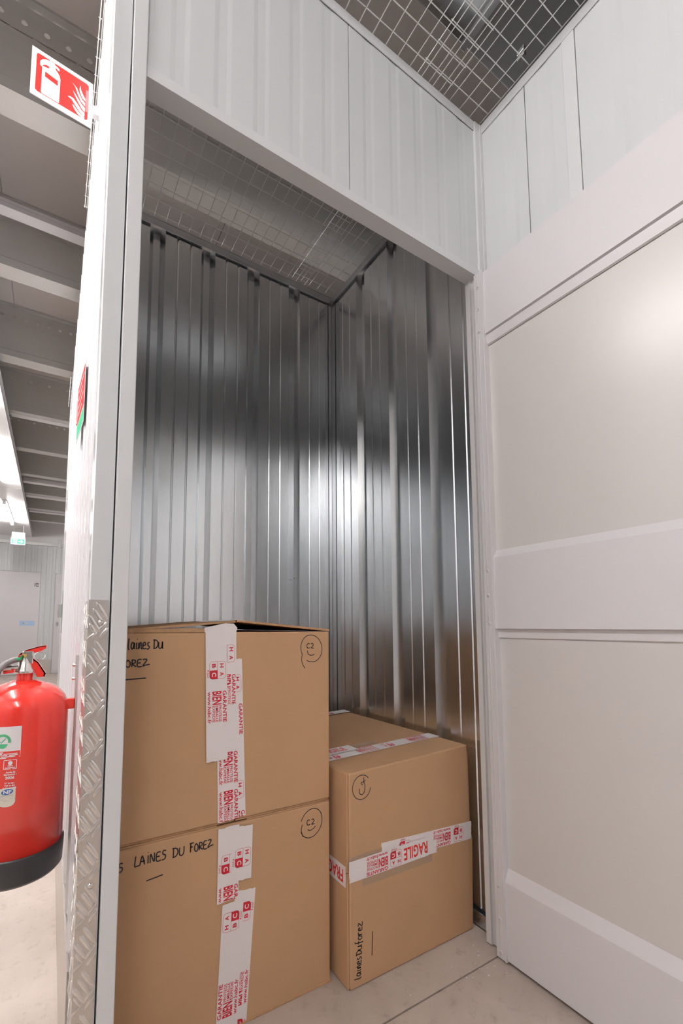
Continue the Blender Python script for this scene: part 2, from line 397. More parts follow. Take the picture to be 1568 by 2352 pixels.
f_ = Flat(fr, .0012); f_.ellipse(-.235, 1.066, .045, .016, 20); f_.poly([(-.31, 1.062), (-.26, 1.078), (-.26, 1.056)]); f_.build('sticker_mark', CREAM, d2_)
d3 = struct(MB().box(.048, .89, YE-.003, YE+.012, .02, 2.13, .002).build('door_3', DOORR), 'white storage door beside the pier at the corridor end', 'door')
MB().box(.034, .044, YE-.006, YE+.012, 0, 2.15).build('door_frame', TRIM, d3)
MB().box(.085, .12, YE-.03, YE-.003, 1.02, 1.1, .003).build('lock', STEELL, d3)
# walls beyond the frame (light and reflections)
wl2 = struct(MB().box(-1.62, -1.56, -5.1, YE+.05, 0, 2.9).build('wall_left', WALL), 'pale steel wall on the far side of the corridor', 'wall')
for k in range(7):
    y0 = -4.6+k*2.1
    MB().box(-1.56, -1.545, y0, y0+1.1, .02, 2.2, .002).build('door_leaf', DOORR, wl2)
wr2 = struct(MB().box(XS, 3.1, -1.96, -1.9, 0, ZT).build('wall_rear', WALL), 'pale steel wall facing the storage unit', 'wall')
MB().box(.2, 1.2, -1.9, -1.885, .02, 2.2, .002).build('door_leaf', DOORR, wr2)
struct(MB().box(-3.2, 3.1, -5.2, -5.1, 0, 3.47).build('wall_corridor_back', WALL), 'pale wall closing the corridor', 'wall')
struct(MB().box(-3.2, -3.14, -5.1, YE, 0, 3.47).build('wall_outer_left', WALL), 'pale outer wall beyond the neighbouring aisle', 'wall')
struct(MB().box(3.1, 3.16, -5.1, YE, 0, 3.47).build('wall_outer_right', WALL), 'pale outer wall behind the storage units', 'wall')

# ---- suspended white soffit along the corridor (panels)
so = struct(MB().box(-1.56, -.434, -5.1, YE-.03, 2.912, 2.93).build('trim_1', SOFF), 'white suspended soffit over the corridor', 'soffit')
ys = [-5.1, -2., 1., 4., 7.0, 7.69, YE-.03]
for a, b in zip(ys, ys[1:]): MB().box(-1.558, -.43, a+.002, b-.002, 2.90, 2.914).build('soffit_panel', SOFF, so)
MB().box(-.4335, -.43, -5.1, YE-.03, 2.895, 3.0).build('edge_trim', SOFF, so)

# ================================================================== OPEN DOOR
XD = 1.216
d1 = struct(MB().box(1.236, 1.262, -.22, .905, .016, 2.2, .001).build('door_1', DOORP), 'white panelled storage unit door standing open against the right wall', 'door')
def rail(z0, z1, b0, b1, name='rail'):
    pr = [(1.2365, z0-b0), (XD+.002, z0), (XD+.002, z1), (1.2365, z1+b1)]
    MB().prism([(x, z) for x, z in pr], 'y', -.22, .8815).build(name, DOORR, d1)
rail(1.979, 2.199, .006, 0)
# lip below the top rail
MB().prism([(1.2335, 1.942), (1.228, 1.945), (1.2225, 1.9735), (1.2365, 1.974)], 'y', -.22, .8815).build('rail_lip', DOORR, d1)
rail(.995, 1.222, .0, .026); MB().prism([(1.2335, .966), (1.231, .968), (1.228, .9945), (1.2365, .995)], 'y', -.22, .8815).build('rail_lip', DOORR, d1)
rail(.014, .236, 0, .036)
MB().prism([(XD-.002, .884), (XD-.002, .912), (XD+.004, .9145), (1.262, .9145), (1.262, .884)], 'z', .010, 2.208).build('hinge_stile', DOORR, d1)
MB().box(XD-.0045, 1.24, .8785, .8835, .009, 2.208, .0008).build('stile_lip', DOORR, d1)
MB().prism([(XD-.0025, .897), (XD-.0032, .899), (XD-.0025, .901)], 'z', .012, 2.205).build('stile_bead', JAMB, d1)
scr = MB().lathe([(.0062, 0), (.0058, .0018), (.003, .0026), (.0018, .0012)], (0, 0, 0), 14, (-1, 0, 0)).mesh('screw'); scr.materials.append(JAMB)
for z in (2.155, 2.075, 1.995, 1.18, 1.10, 1.012, .215, .123, .028):
    o = link('screw', scr, None, d1); o.location = (XD-.0022, .8975, z)
    k = MB().lathe([(.0018, 0), (.0018, .0004)], (XD-.0045, .8975, z), 8, (-1, 0, 0)).build('screw_socket', STEELL, o)

# ================================================================== CEILING STEEL
beam_prof = [  # (y offset from web, z) grey web with a sigma fold and bottom flange
    (0.0, 3.40), (-.012, 3.352), (-.012, 3.345), (0.004, 3.335), (0.004, 3.115), (-.004, 3.112), (-.004, 3.068), (0.012, 3.064), (.112, 3.064), (.112, 3.085), (.108, 3.085), (.108, 3.068), (.016, 3.07), (.008, 3.12), (.008, 3.40)]
def beam(y, x0, x1, idx, label):
    t = tag(empty('ceiling_beam', (0, y, 3.064)), label, 'beam', 'galvanised beams crossing under the ceiling')
    MB().prism([(y+a, b) for a, b in [(0.0, 3.335), (0.0, 3.118), (.003, 3.118), (.003, 3.335)]], 'x', x0, x1).build('web', BEAM, t)
    # upper web with a row of real punched holes
    hs = MB(); x = x0; pz, hw, z0, z1, R_, n = .0775, .03875, 3.3355, 3.455, .0115, 16; zc = 3.380
    while x+pz < x1:
        cx = x+hw; out = []; inn = []
        for q in range(n):
            a_ = 2*math.pi*(q+.5)/n; c_, s_ = math.cos(a_), math.sin(a_)
            k_ = min(hw/abs(c_), ((z1-zc) if s_ > 0 else (zc-z0))/abs(s_)); out.append((cx+c_*k_, zc+s_*k_)); inn.append((cx+c_*R_, zc+s_*R_))
        vs = [(p[0], y-.002, p[1]) for p in out+inn]+[(p[0], y+.001, p[1]) for p in out+inn]
        fs = [(q, (q+1) % n, n+(q+1) % n, n+q) for q in range(n)]+[(2*n+q, 3*n+q, 3*n+(q+1) % n, 2*n+(q+1) % n) for q in range(n)]+[(n+q, n+(q+1) % n, 3*n+(q+1) % n, 3*n+q) for q in range(n)]
        hs.add(vs, fs)
        for xa, za in ((x, z0), (x, z1), (x+pz, z0), (x+pz, z1)):        # close the corners of the cell
            near = sorted(out, key=lambda p: (p[0]-xa)**2+(p[1]-za)**2)[:2]; hs.add([(xa, y-.002, za)]+[(p[0], y-.002, p[1]) for p in near], [(0, 1, 2)])
        x += pz
    hs.build('holed_strip', BEAM, t)
    MB().prism([(y+a, b) for a, b in [(-.03, 3.458), (-.03, 3.47), (.09, 3.47), (.09, 3.458)]], 'x', x0, x1).build('top_flange', BEAM, t)
    MB().prism([(y+a, b) for a, b in [(-.004, 3.112), (-.004, 3.068), (.002, 3.068), (.002, 3.118), (0, 3.118)]], 'x', x0, x1).build('fold', BEAM, t)
    MB().prism([(y+a, b) for a, b in [(-.004, 3.064), (.112, 3.064), (.112, 3.085), (.109, 3.085), (.109, 3.0675), (-.004, 3.0675)]], 'x', x0, x1).build('bottom_flange', BEAM, t)
    return t
names = ['ceiling beam above the fire extinguisher sign and the unit mesh', 'ceiling beam behind the near white trunking', 'third ceiling beam along the corridor, with a row of punched holes', 'ceiling beam where the white soffit edge first meets the view', 'ceiling beam in front of the second white trunking', 'ceiling beam far along the corridor before the lamp', 'ceiling beam above the lamp end of the soffit', 'ceiling beam beside the far trunkings', 'ceiling beam nearest the exit sign', 'last ceiling beam before the corridor end wall']
for k in range(9):
    beam(1.857+.985*k, -3.1, 3.0, k, names[k])
for k in (2, 3): beam(1.857-.985*k, -3.1, 3.0, k, 'ceiling beam crossing above the middle of the alcove' if k == 2 else 'ceiling beam crossing above the rear wall of the alcove')
# a bolt standing off the first beam
# white trunkings running beside some beams
for y, z, dy, dz, lb in ((2.585, 3.203, .068, .045, 'white cable trunking crossing the corridor just past the fire sign'), (4.88, 3.06, .075, .06, 'white cable trunking next to the fourth ceiling beam'), (7.02, 3.03, .10, .05, 'thin white cable trunking far along the corridor'), (7.85, 3.05, .12, .05, 'white cable trunking beyond the thin one'), (8.9, 3.05, .1, .05, 'white cable trunking above the exit sign')):
    t = tag(empty('cable_trunking', (0, y, z)), lb, 'trunking', 'white trunkings under the ceiling')
    MB().box(-.425, 3.0, y, y+dy, z, z+dz*.55, .001).build('tray', SOFF, t)
    MB().box(-.425, 3.0, y, y+dy, z+dz*.6, z+dz, .001).build('cover', SOFF, t)
# galvanised duct above the alcove mesh
t = tag(empty('ventilation_duct', (.6, .75, 3.07)), 'shiny galvanised duct above the wire mesh of the alcove', 'duct')
MB().box(-.4, 3.0, .575, .905, 3.075, 3.30, .004).build('duct_body', DUCTM, t)
for x in (.62, 1.18, 1.75): MB().box(x, x+.025, .567, .913, 3.067, 3.308, .002).build('duct_seam', GALVT, t)
MB().box(1.385, 1.40, .80, .83, 3.055, 3.075, .003).build('clip', CHROME, t)

# wire mesh ceilings
def mesh_panel(x0, x1, y0, y1, px, py, z, label, xo=0., yo=0.):
    mb = MB(); x = x0+xo
    while x <= x1+1e-6: mb.tube([(x, y0, z), (x, y1, z)], .0016, 6); x += px
    y = y1-yo
    while y >= y0-1e-6: mb.tube([(x0, y, z+.003), (x1, y, z+.003)], .0016, 6); y -= py
    return tag(mb.build('wire_mesh_panel', WIRE), label, 'wire mesh', 'wire mesh panels over the units')
mesh_panel(.064, 1.112, .98, 1.885, .0524, .066, 2.846, 'welded wire mesh over most of the storage unit', .0, .012)
mesh_panel(1.03, 1.29, .98, 1.885, .0524, .066, 2.854, 'narrow welded wire mesh strip over the right side of the storage unit', .004, .03)
mesh_panel(.05, 1.113, -1.89, .965, .05255, .0525, 2.846, 'welded wire mesh over most of the alcove', .006, .02)
mesh_panel(.985, 1.296, -1.89, .965, .0512, .0525, 2.854, 'narrow welded wire mesh strip along the right alcove wall', .003, .022)
mb = MB()
for x in (.0505, .058):
    mb.tube([(x, .975, 2.848), (x, 2.0, 2.848)], .0014, 6)
y = 1.0
while y < 2.0: mb.tube([(.046, y, 2.851), (.10, y, 2.851)], .0012, 6); y += .0525
tag(mb.build('wire_mesh_panel', WIRE), 'wire mesh edge overhanging the corridor side wall behind the fire sign', 'wire mesh', 'wire mesh panels over the units')
mb = MB()
for x in (.049, .062): mb.tube([(x, 3.5, 2.848), (x, 4.0, 2.848)], .0014, 6)
y = 3.52
while y < 4.0: mb.tube([(.046, y, 2.851), (.10, y, 2.851)], .0012, 6); y += .07
tag(mb.build('wire_mesh_panel', WIRE), 'short wire mesh edge at the far end of the corridor side wall', 'wire mesh', 'wire mesh panels over the units')

# ---- tube lamps
def lamp(x, y, z, label, group, suffix=''):
    t = tag(empty('tube_lamp'+suffix, (x, y, z)), label, 'lamp', group)
    def B(a0, a1, b0, b1, z0, z1): return MB().box(x+a0, x+a1, y+b0, y+b1, z0, z1, .003)
    B(-.03, .03, -.80, .80, z-.022, z).build('lamp_body', LAMPB, t)
    MB().lathe([(.019, -.76), (.019, .76)], (x, y, z-.048), 16, (0, 1, 0)).build('tube'+suffix, TUBE, t)
    for s in (-1, 1): B(-.022, .022, s*.77-.012, s*.77+.012, z-.07, z-.021).build('end_cap', LAMPB, t)
    return t
lamp(-.69, 8.5, 2.90, 'white batten tube lamp under the white soffit near the exit sign', 'tube lamps along the corridor soffit')
# the same row goes on overhead, left of the picture: two of these are mirrored in the door panel and in the steel corner of the unit
for y in (-1.1, 1.3, 3.55, 5.95): lamp(-.69, y, 2.90, 'white batten tube lamp under the white soffit, out of sight of the exit sign', 'tube lamps along the corridor soffit', '_offscreen')

# ================================================================== TAPE AND HANDWRITING
def item_logo(f, uc, v0=.010):
    """2 x 2 letter mark with a filled corner and a small line below"""
    u0, u1, v1 = uc-.0225, uc+.0225, v0+.043; vm = (v0+v1)/2-.0005
    f.line(rrect(u0, u1, v0, v1, .008), .0007, True)
    f.rect(u0+.0007, u1-.0007, vm-.0004, vm+.0004)
    for a, b, t in ((u0+.006, vm+.0065, 'H'), (uc+.0055, vm+.0065, 'A'), (u0+.006, v0+.006, 'B')): f.text(t, a, b, .0105, .0105, .03)
    f.poly([(uc, vm), (uc, v0)] + [(u1-.008+.008*math.cos(math.radians(t)), v0+.008+.008*math.sin(math.radians(t))) for t in range(270, 361, 18)] + [(u1, vm)])
    f.text('4 you!', uc-.002, v0-.0085, .020, .007, .01)
    return (uc+.0055, v0+.0055)
def item_text(f, uc, v0=.004):
    u0 = uc-.040
    f.text('GARANTIE', u0, v0+.0405, .080, .0105, .02)
    f.text('BIEN', u0, v0+.0125, .034, .0250, .03)
    for k, t in enumerate(('EXPEDIE', 'EMBALLE', 'PROTEGE')): f.text(t, u0+.0365, v0+.0125+.0087*k, .0415, .0070, .012)
    f.text('www.habc.fr', u0, v0, .080, .0100, .014)
def tape(parent, o, U, V, L, W, h, items, pm=None, rag=.0015):
    """printed tape: strip with slightly ragged ends, its print and the white letter of the mark as sub-parts"""
    fr = Frame(o, U, V); f = Flat(fr, h)
    n = 7; pts = [(random.uniform(-rag, rag), W*k/n) for k in range(n+1)]; pts2 = [(L+random.uniform(-rag, rag), W*k/n) for k in range(n, -1, -1)]
    f.poly(pts+pts2); t = f.build('tape', TAPE, parent)
    def fin(fl_, name, m_):
        me = fl_.mesh(name); bm = bmesh.new(); bm.from_mesh(me)
        for u_, d_ in ((.0005, -1), (L-.0005, 1)):
            bmesh.ops.bisect_plane(bm, geom=bm.verts[:]+bm.edges[:]+bm.faces[:], plane_co=fr(u_, 0, 0), plane_no=fr.U*d_, clear_outer=True)
        n_ = len(bm.faces); bm.to_mesh(me); bm.free()
        if n_: link(name, me, m_, t)
    for kind, u in items:
        p = Flat(fr, h+.00035)
        if kind == 'L':
            if u < -.02 or u > L+.02: continue
            a, b = item_logo(p, u); fin(p, 'mark_print', PRINT); q = Flat(fr, h+.0006); q.text('C', a, b, .011, .012, .03); fin(q, 'mark_letter', TAPE)
        elif kind == 'T':
            if u < -.03 or u > L+.03: continue
            item_text(p, u); fin(p, 'text_print', PRINT)
        elif kind[0] == '!': p.text(kind[1:], u, .012, .0165*len(kind[1:]), .036, .02); fin(p, 'warning_print', PRINT2)
        elif kind[0] == '~': p.text(kind[1:], u, .004, .0085*len(kind[1:]), .0095, .005); fin(p, 'text_print', PRINT)
    return t
def pattern(phase, L):
    out = []; b = phase-.275
    while b < L+.3: out += [('L', b+.083), ('T', b+.177)]; b += .275
    return out
G = {  # single-stroke marker letters in a unit box
 'l': [[(.35, 1.5), (.2, .6), (.25, .1), (.5, .0)]], 'a': [[(.8, .75), (.4, .95), (.1, .5), (.3, .05), (.7, .3), (.85, .9), (.8, .2), (1.05, .1)]],
 'i': [[(.4, .9), (.35, .2), (.6, .05)], [(.5, 1.35), (.55, 1.42)]], 'n': [[(.1, .9), (.15, .05), (.35, .75), (.65, .9), (.75, .1), (1., .1)]],
 'e': [[(.1, .5), (.75, .6), (.55, .95), (.15, .7), (.2, .1), (.9, .1)]], 's': [[(.75, .9), (.3, .85), (.35, .5), (.7, .3), (.4, .0), (.05, .1)]],
 'u': [[(.1, .9), (.1, .2), (.4, .0), (.75, .3), (.8, .95), (.85, .1), (1.0, .05)]], 'r': [[(.1, .95), (.15, .0), (.2, .6), (.55, .95), (.8, .8)]],
 'o': [[(.5, .95), (.1, .6), (.25, .05), (.75, .15), (.85, .7), (.5, .95)]], 'z': [[(.1, .95), (.85, .9), (.1, .1), (1.1, .05)]], 'f': [[(.9, 1.6), (.5, 1.5), (.4, .6), (.35, -.3)], [(.05, .75), (.8, .85)]],
 'D': [[(.2, 1.25), (.2, .0)], [(.0, 1.2), (.7, 1.1), (.95, .6), (.6, .1), (.05, .0)]], 'F': [[(.25, 1.3), (.2, .0)], [(.0, 1.25), (.95, 1.3)], [(.1, .7), (.7, .75)]],
 'L': [[(.3, 1.3), (.15, .1), (.5, .0), (1.0, .05)]], 'A': [[(.0, .0), (.4, 1.15), (.85, .0)], [(.1, .45), (.9, .45)]], 'I': [[(.4, 1.05), (.4, .0)], [(.4, 1.35), (.45, 1.4)]],
 'N': [[(.05, .0), (.1, 1.1), (.75, .05), (.8, 1.2)]], 'E': [[(.9, 1.1), (.2, 1.05), (.15, .05), (.95, .0)], [(.15, .55), (.75, .6)]], 'S': [[(.85, 1.1), (.35, 1.15), (.25, .75), (.75, .5), (.6, .05), (.05, .0)]],
 'U': [[(.1, 1.1), (.1, .25), (.45, .0), (.8, .3), (.85, 1.15)]], 'O': [[(.5, 1.1), (.1, .7), (.2, .1), (.7, .0), (.9, .6), (.5, 1.1)]], 'R': [[(.15, .0), (.2, 1.1)], [(.1, 1.1), (.75, 1.0), (.7, .6), (.2, .5), (.95, .0)]],
 'Z': [[(.05, 1.1), (.85, 1.05), (.1, .1), (.6, .2), (1.4, .3)]], 'C': [[(.85, .95), (.4, 1.1), (.1, .6), (.3, .05), (.9, .1)]], '2': [[(.1, .9), (.45, 1.1), (.75, .8), (.5, .35), (.15, .05), (.9, .0)]], ' ': []}
def scribble(f, txt, u, v, sx, sy, w_, gap=.25, slope=0.):
    for c in txt:
        for st in G[c]: f.line(smoothline([(u+p[0]*sx, v+p[1]*sy+slope*(p[0]*sx)) for p in st]), w_)
        u += sx*(1+gap) if c not in 'liI ' else sx*(.75); v += slope*sx
    return u
def ring(f, cu, cv, a, b, t0, t1, w_, rot=0.):
    pts = []
    for k in range(33):
        t = math.radians(t0+(t1-t0)*k/32); x, y = a*math.cos(t), b*math.sin(t)
        pts.append((cu+x*math.cos(rot)-y*math.sin(rot), cv+x*math.sin(rot)+y*math.cos(rot)))
    f.line(pts, w_)

# ================================================================== BOXES
BX0, BX1, BY0, BY1 = .137, .730, 1.093, 1.745
# ---- upper box of the stack
b1 = tag(empty('cardboard_box', (.43, 1.42, .502)), 'brown cardboard box with lifted top flaps, upper one of the stack', 'box', 'cardboard boxes in the storage unit')
MB().box(BX0, BX1, BY0, BY1, .5015, .986, .004).build('body', CARD, b1)
MB().prism([(BX0, .988), (BX0, .9935), (.43, 1.0165), (.43, 1.0115)], 'y', BY0+.001, BY1-.004).build('flap', CARDE, b1)
MB().prism([(BX1+.001, .987), (BX1+.001, .9935), (.433, 1.0185), (.433, 1.0135)], 'y', BY0-.001, BY1-.004).build('flap', CARDE, b1)
MB().prism([(BY0+.0, .9855), (BY0+.0, .991), (BY0+.28, .989), (BY0+.28, .9855)], 'x', BX0+.004, .42).build('flap', CARD, b1)
MB().prism([(BX0, .9855), (BX0, .9915), (.30, .9965), (.405, .9945), (.42, .9885), (.42, .9855)], 'y', BY0-.0008, BY0+.012).build('flap_edge', CARDE, b1)
f = Flat(Frame((0, BY0-.0012, 0), (1, 0, 0), (0, 0, 1)), .0004)
f.poly([(.344, .985), (.344, .9975), (.40, 1.0095), (.424, 1.0085), (.434, .9975), (.430, .985)]); f.build('tape_fold', TAPE, b1)
f = MB().prism([(.415, 1.0158), (.432, 1.0192), (.452, 1.0172), (.456, 1.0125), (.452, 1.0165), (.432, 1.0185)], 'y', BY0-.0016, BY0+.3); f.build('seam_tape', TAPE, b1)
D = lambda z, dx=0.: (dx, 0, -1)
tape(b1, (.392, BY0, .912), (.039, 0, -1), (1, 0, .039), .408, .057, .0004, pattern(-.02, .41))
tape(b1, (.381, BY0, .80), (.025, 0, -1), (1, 0, .025), .297, .057, .0016, [('T', .165), ('T', .262)])
tape(b1, (.374, BY0, .996), (.012, 0, -1), (1, 0, .012), .20, .057, .0028, pattern(-.016, .2))
tape(b1, (.346, BY0, .996), (.026, 0, -1), (1, 0, .026), .338, .057, .004, pattern(.026, .338))
W = lambda: Flat(Frame((0, BY0, 0), (1, 0, 0), (0, 0, 1)), .0004)
def word(parent, *a):
    f = W(); scribble(f, *a); f.build('marker_writing', INK, parent)
word(b1, 'laines', .1585, .946, .0098, .0175, .0030, -.02)
word(b1, 'Du', .2175, .947, .0120, .0175, .0030, .0)
word(b1, 'FOREZ', .1425, .905, .0122, .0150, .0030, .05)
f = W(); f.line([(.10, .8785), (.15, .8755), (.19, .8768), (.203, .8772)], .0032); f.build('marker_line', INK, b1)
f = W()
ring(f, .668, .937, .036, .040, -140, 185, .0022, .35)
f.line(smoothline([(.637, .922), (.634, .905), (.6385, .891), (.646, .880)]), .0022)
scribble(f, 'C2', .651, .938, .0125, .0125, .0024, .1)
f.line(smoothline([(.654, .931), (.657, .921), (.668, .917), (.678, .920)]), .0022)
f.build('circled_mark', INK, b1)
# ---- lower box
b2 = tag(empty('cardboard_box', (.43, 1.42, 0)), 'brown cardboard box lettered on one line, standing on the floor under the stack', 'box', 'cardboard boxes in the storage unit')
MB().box(BX0, BX1, BY0, BY1, .001, .4925, .004).build('body', CARD, b2)
MB().box(BX0, .388, BY0+.002, BY0+.30, .4925, .4965, .0008).build('flap', CARDE, b2)
MB().box(.47, BX1-.001, BY0+.0015, BY0+.30, .4925, .4962, .0008).build('flap', CARDE, b2)
MB().box(BX0, .435, BY0+.004, BY1, .4968, .5010, .0008).build('flap', CARDE, b2)
MB().box(.438, BX1-.002, BY0+.003, BY1, .4968, .5012, .0008).build('flap', CARDE, b2)
MB().prism([(BY0-.0022, .0005), (BY0-.0022, .004), (BY0+.002, .0065), (BY0+.3, .006), (BY0+.3, .0005)], 'x', .36, BX1+.0015).build('bottom_flap_edge', CARDE, b2)
tape(b2, (.473, BY0, .002), (.07, 0, 1), (-1, 0, .07), .318, .057, .0004, pattern(-.093, .318))
tape(b2, (.448, BY0, .002), (.045, 0, 1), (-1, 0, .045), .298, .057, .0016, pattern(-.105, .298))
tape(b2, (.390, BY0, .489), (-.004, 0, -1), (1, 0, -.004), .180, .057, .0028, pattern(.007, .18))
tape(b2, (.4275, BY0, .484), (-.024, 0, -1), (1, 0, -.024), .134, .057, .004, pattern(-.005, .134))
word(b2, 'LES', .1185, .4455, .0125, .0160, .0030, .45)
word(b2, 'LAINES', .189, .449, .0125, .0175, .0030, .05)
word(b2, 'DU', .276, .4475, .0145, .0175, .0030, .1)
word(b2, 'FOREZ', .318, .449, .0110, .0165, .0030, .02)
f = W(); f.line([(.218, .411), (.2555, .415)], .0030); f.build('marker_line', INK, b2)
f = W()
ring(f, .667, .444, .035, .040, -130, 190, .0022, -.5)
f.line(smoothline([(.637, .446), (.634, .430), (.640, .412)]), .0022)
scribble(f, 'C2', .651, .440, .0130, .0130, .0024, .15)
f.line(smoothline([(.655, .430), (.660, .425), (.672, .427), (.680, .433)]), .0022)
f.build('circled_mark', INK, b2)
# ---- box on its side at the right
RX0, RX1, RY0, RY1, RZ = .7535, 1.262, 1.035, 1.78, .588
b3 = tag(empty('cardboard_box', (1.01, 1.4, 0)), 'brown cardboard box on its side beside the stack, warning tape around its middle', 'box', 'cardboard boxes in the storage unit')
bm = bmesh.new(); bmesh.ops.create_cube(bm, size=1)
for v in bm.verts:
    x, y, z = v.co
    zt = (.580 if x < 0 else .598)-(.0 if y < 0 else .004)
    v.co = Vector((RX0+.005 if x < 0 else RX1-(.004 if z > 0 else 0), RY0 if y < 0 else RY1, .001 if z < 0 else zt))
bmesh.ops.subdivide_edges(bm, edges=[e for e in bm.edges if abs(e.verts[0].co.x-e.verts[1].co.x) > .3], cuts=5, use_grid_fill=True)
bmesh.ops.bevel(bm, geom=[e for e in bm.edges if e.is_manifold and e.calc_face_angle(0) > .8], offset=.005, segments=3, profile=.5, affect='EDGES')
MB().bm(bm).build('body', CARD, b3)
MB().box(RX0-.001, RX0+.0045, RY0+.006, RY1-.005, .3085, .578, .001).build('flap', CARD, b3)
MB().box(RX0-.001, RX0+.0045, RY0+.006, RY1-.005, .003, .3045, .001).build('flap', CARD, b3)
MB().prism([(RX1-.002, .30), (RX1+.0085, .30), (RX1+.013, .285), (RX1+.004, .01), (RX1-.002, .005)], 'y', RY0+.004, RY1-.05).build('flap', CARD, b3)
MB().prism([(RX1-.002, .575), (RX1+.004, .57), (RX1+.006, .315), (RX1-.002, .31)], 'y', RY0+.006, RY1-.05).build('flap', CARD, b3)
tape(b3, (1.266, RY0, .3445), (-.393, 0, .02), (-.02, 0, -.393), .392, .057, .0004, [('L', .062), ('T', .140), ('L', .300)])
tape(b3, (1.10, RY0, .324), (-.393, 0, .012), (-.012, 0, -.393), .16, .040, .0012, [])
tape(b3, (1.062, RY0, .3415), (-1, 0, 0), (0, 0, -1), .307, .057, .0022, [('!RAGILE', .004), ('L', .134), ('T', .207)])
tape(b3, (RX0-.001, RY0+.012, .3235), (0, 1, 0), (0, 0, -1), .40, .057, .0006, [('!FRAGILE', .012), ('!FRAGILE', .2)])
f = Flat(Frame((0, RY0, 0), (1, 0, 0), (0, 0, 1)), .0003); f.rect(.757, .88, .338, .352); f.rect(.80, 1.08, .262, .285); f.build('clear_tape', TAPEC, b3)
ft = lambda x: .580+(x-RX0)/(RX1-RX0)*.018
for y0, L, x0, h, it in ((1.160, .487, .776, .0005, [('L', .03), ('T', .17), ('L', .26), ('T', .40)]), (1.205, .165, .757, .0019, [('!FRAGILE', .015)]), (1.700, .487, .770, .0005, [('T', .09), ('T', .3), ('L', .38)])):
    tape(b3, (x0, y0, ft(x0)-.0006), (1, 0, .0354), (0, 1, -.005), L, .057, h+.0008, it)
f = Flat(Frame((.9, 1.222, ft(.9)), (1, 0, .0354), (0, 1, -.005)), .0018); f.rect(.03, .125, .0, .035); f.build('clear_tape', TAPEC, b3)
f = Flat(Frame((0, RY0, 0), (1, 0, 0), (0, 0, 1)), .0004)
ring(f, .8025, .5365, .033, .034, 35, 345, .0022, .1)
f.line(smoothline([(.806, .512+.03), (.8, .549), (.812, .551), (.8165, .556)]), .0022)
f.line(smoothline([(.811, .563), (.810, .551), (.8145, .541), (.812, .522), (.803, .516), (.7955, .520), (.7935, .529), (.795, .534)]), .0024)
f.build('circled_mark', INK, b3)
fv = Frame((.795, RY0, .022), (0.05, 0, 1), (-1, 0, .05)); f = Flat(fv, .0004)
u = scribble(f, 'laines', .0, .002, .0110, .0155, .0028, .0); u = scribble(f, 'Du', u+.002, .002, .0130, .0155, .0028, .0); scribble(f, 'forez', u+.002, .002, .0115, .0150, .0028, .0)
f.build('marker_writing', INK, b3)
f = Flat(fv, .0004); f.line([(.048, -.036), (.112, -.0355)], .0028); f.build('marker_line', INK, b3)

# ================================================================== CORNER GUARD (tread plate)
cg = tag(empty('corner_guard', (XS, .928, 0)), 'tread plate corner guard screwed to the foot of the post', 'corner guard')
MB().prism([(.0615, .9255), (.0615, 1.03), (XS-.0006, 1.03), (XS-.0006, .9276), (.0975, .9276), (.0975, .9255)], 'z', .003, 1.052).build('angle_plate', TREAD, cg)
def bar_mesh(L, W, H):
    vs = [(-L/2, 0, 0), (L/2, 0, 0)]; fs = []
    sec = [-.33, 0, .33]
    for s_ in sec:
        k = 1-(s_*1.6)**2*.45
        vs += [(L*s_, -W/2*k, 0), (L*s_, 0, H*k), (L*s_, W/2*k, 0)]
    for i in range(2):
        a, b = 2+3*i, 5+3*i; fs += [(a, b, b+1, a+1), (a+1, b+1, b+2, a+2)]
    fs += [(0, 2, 3), (0, 3, 4), (1, 9, 8), (1, 10, 9)]
    mb = MB(); mb.add(vs, fs, True); me = mb.mesh('tread_bar'); me.materials.append(TREADB); return me
bar = bar_mesh(.042, .0086, .0026); bars = bar_mesh(.026, .0068, .0022)
def put_bar(me, x, z, ang, parent):
    o = bpy.data.objects.new('tread_bar', me); COL.objects.link(o)
    R_ = Matrix.Rotation(math.pi/2, 4, 'X') @ Matrix.Rotation(ang, 4, 'Z')
    W_ = Matrix.Translation((x, .9254, z)) @ R_
    o.parent = parent; o.matrix_parent_inverse = parent_world(parent).inverted(); o.matrix_basis = W_
z = 1.03
while z > .03:
    for i, (dx, dz) in enumerate(((.0265, .0), (.0195, -.012), (.0115, -.024), (.0035, -.035))):
        x = .0615+dx-.001
        if z+dz > .02: put_bar(bar if i in (0, 1, 2) else bars, min(max(x, .0715), .0855) if i < 3 else .0705, z+dz, math.radians(-58), cg)
    if z-.036 > .02:
        put_bar(bars, .0885, z-.030, math.radians(52), cg); put_bar(bars, .0905, z-.042, math.radians(55), cg)
        if z < 1.0: put_bar(bars, .0695, z+.026, math.radians(40), cg)
    z -= .0745
for z in (1.008, .52, .06): MB().lathe([(.0055, 0), (.005, .002), (.0022, .0028)], (.084, .9254, z), 14, (0, -1, 0)).build('screw', CHROME, cg)
mb = MB()
for k in range(14):
    for y in (.94, .965, .99, 1.015):
        z = .03+k*.0745+(y*9 % .05); mb.tube([(.0613, y-.008, z-.012), (.0603, y, z), (.0613, y+.008, z+.012)], [.0008, .0022, .0008], 5)
o = mb.build('side_bars', TREADB, cg); o['kind'] = 'stuff'

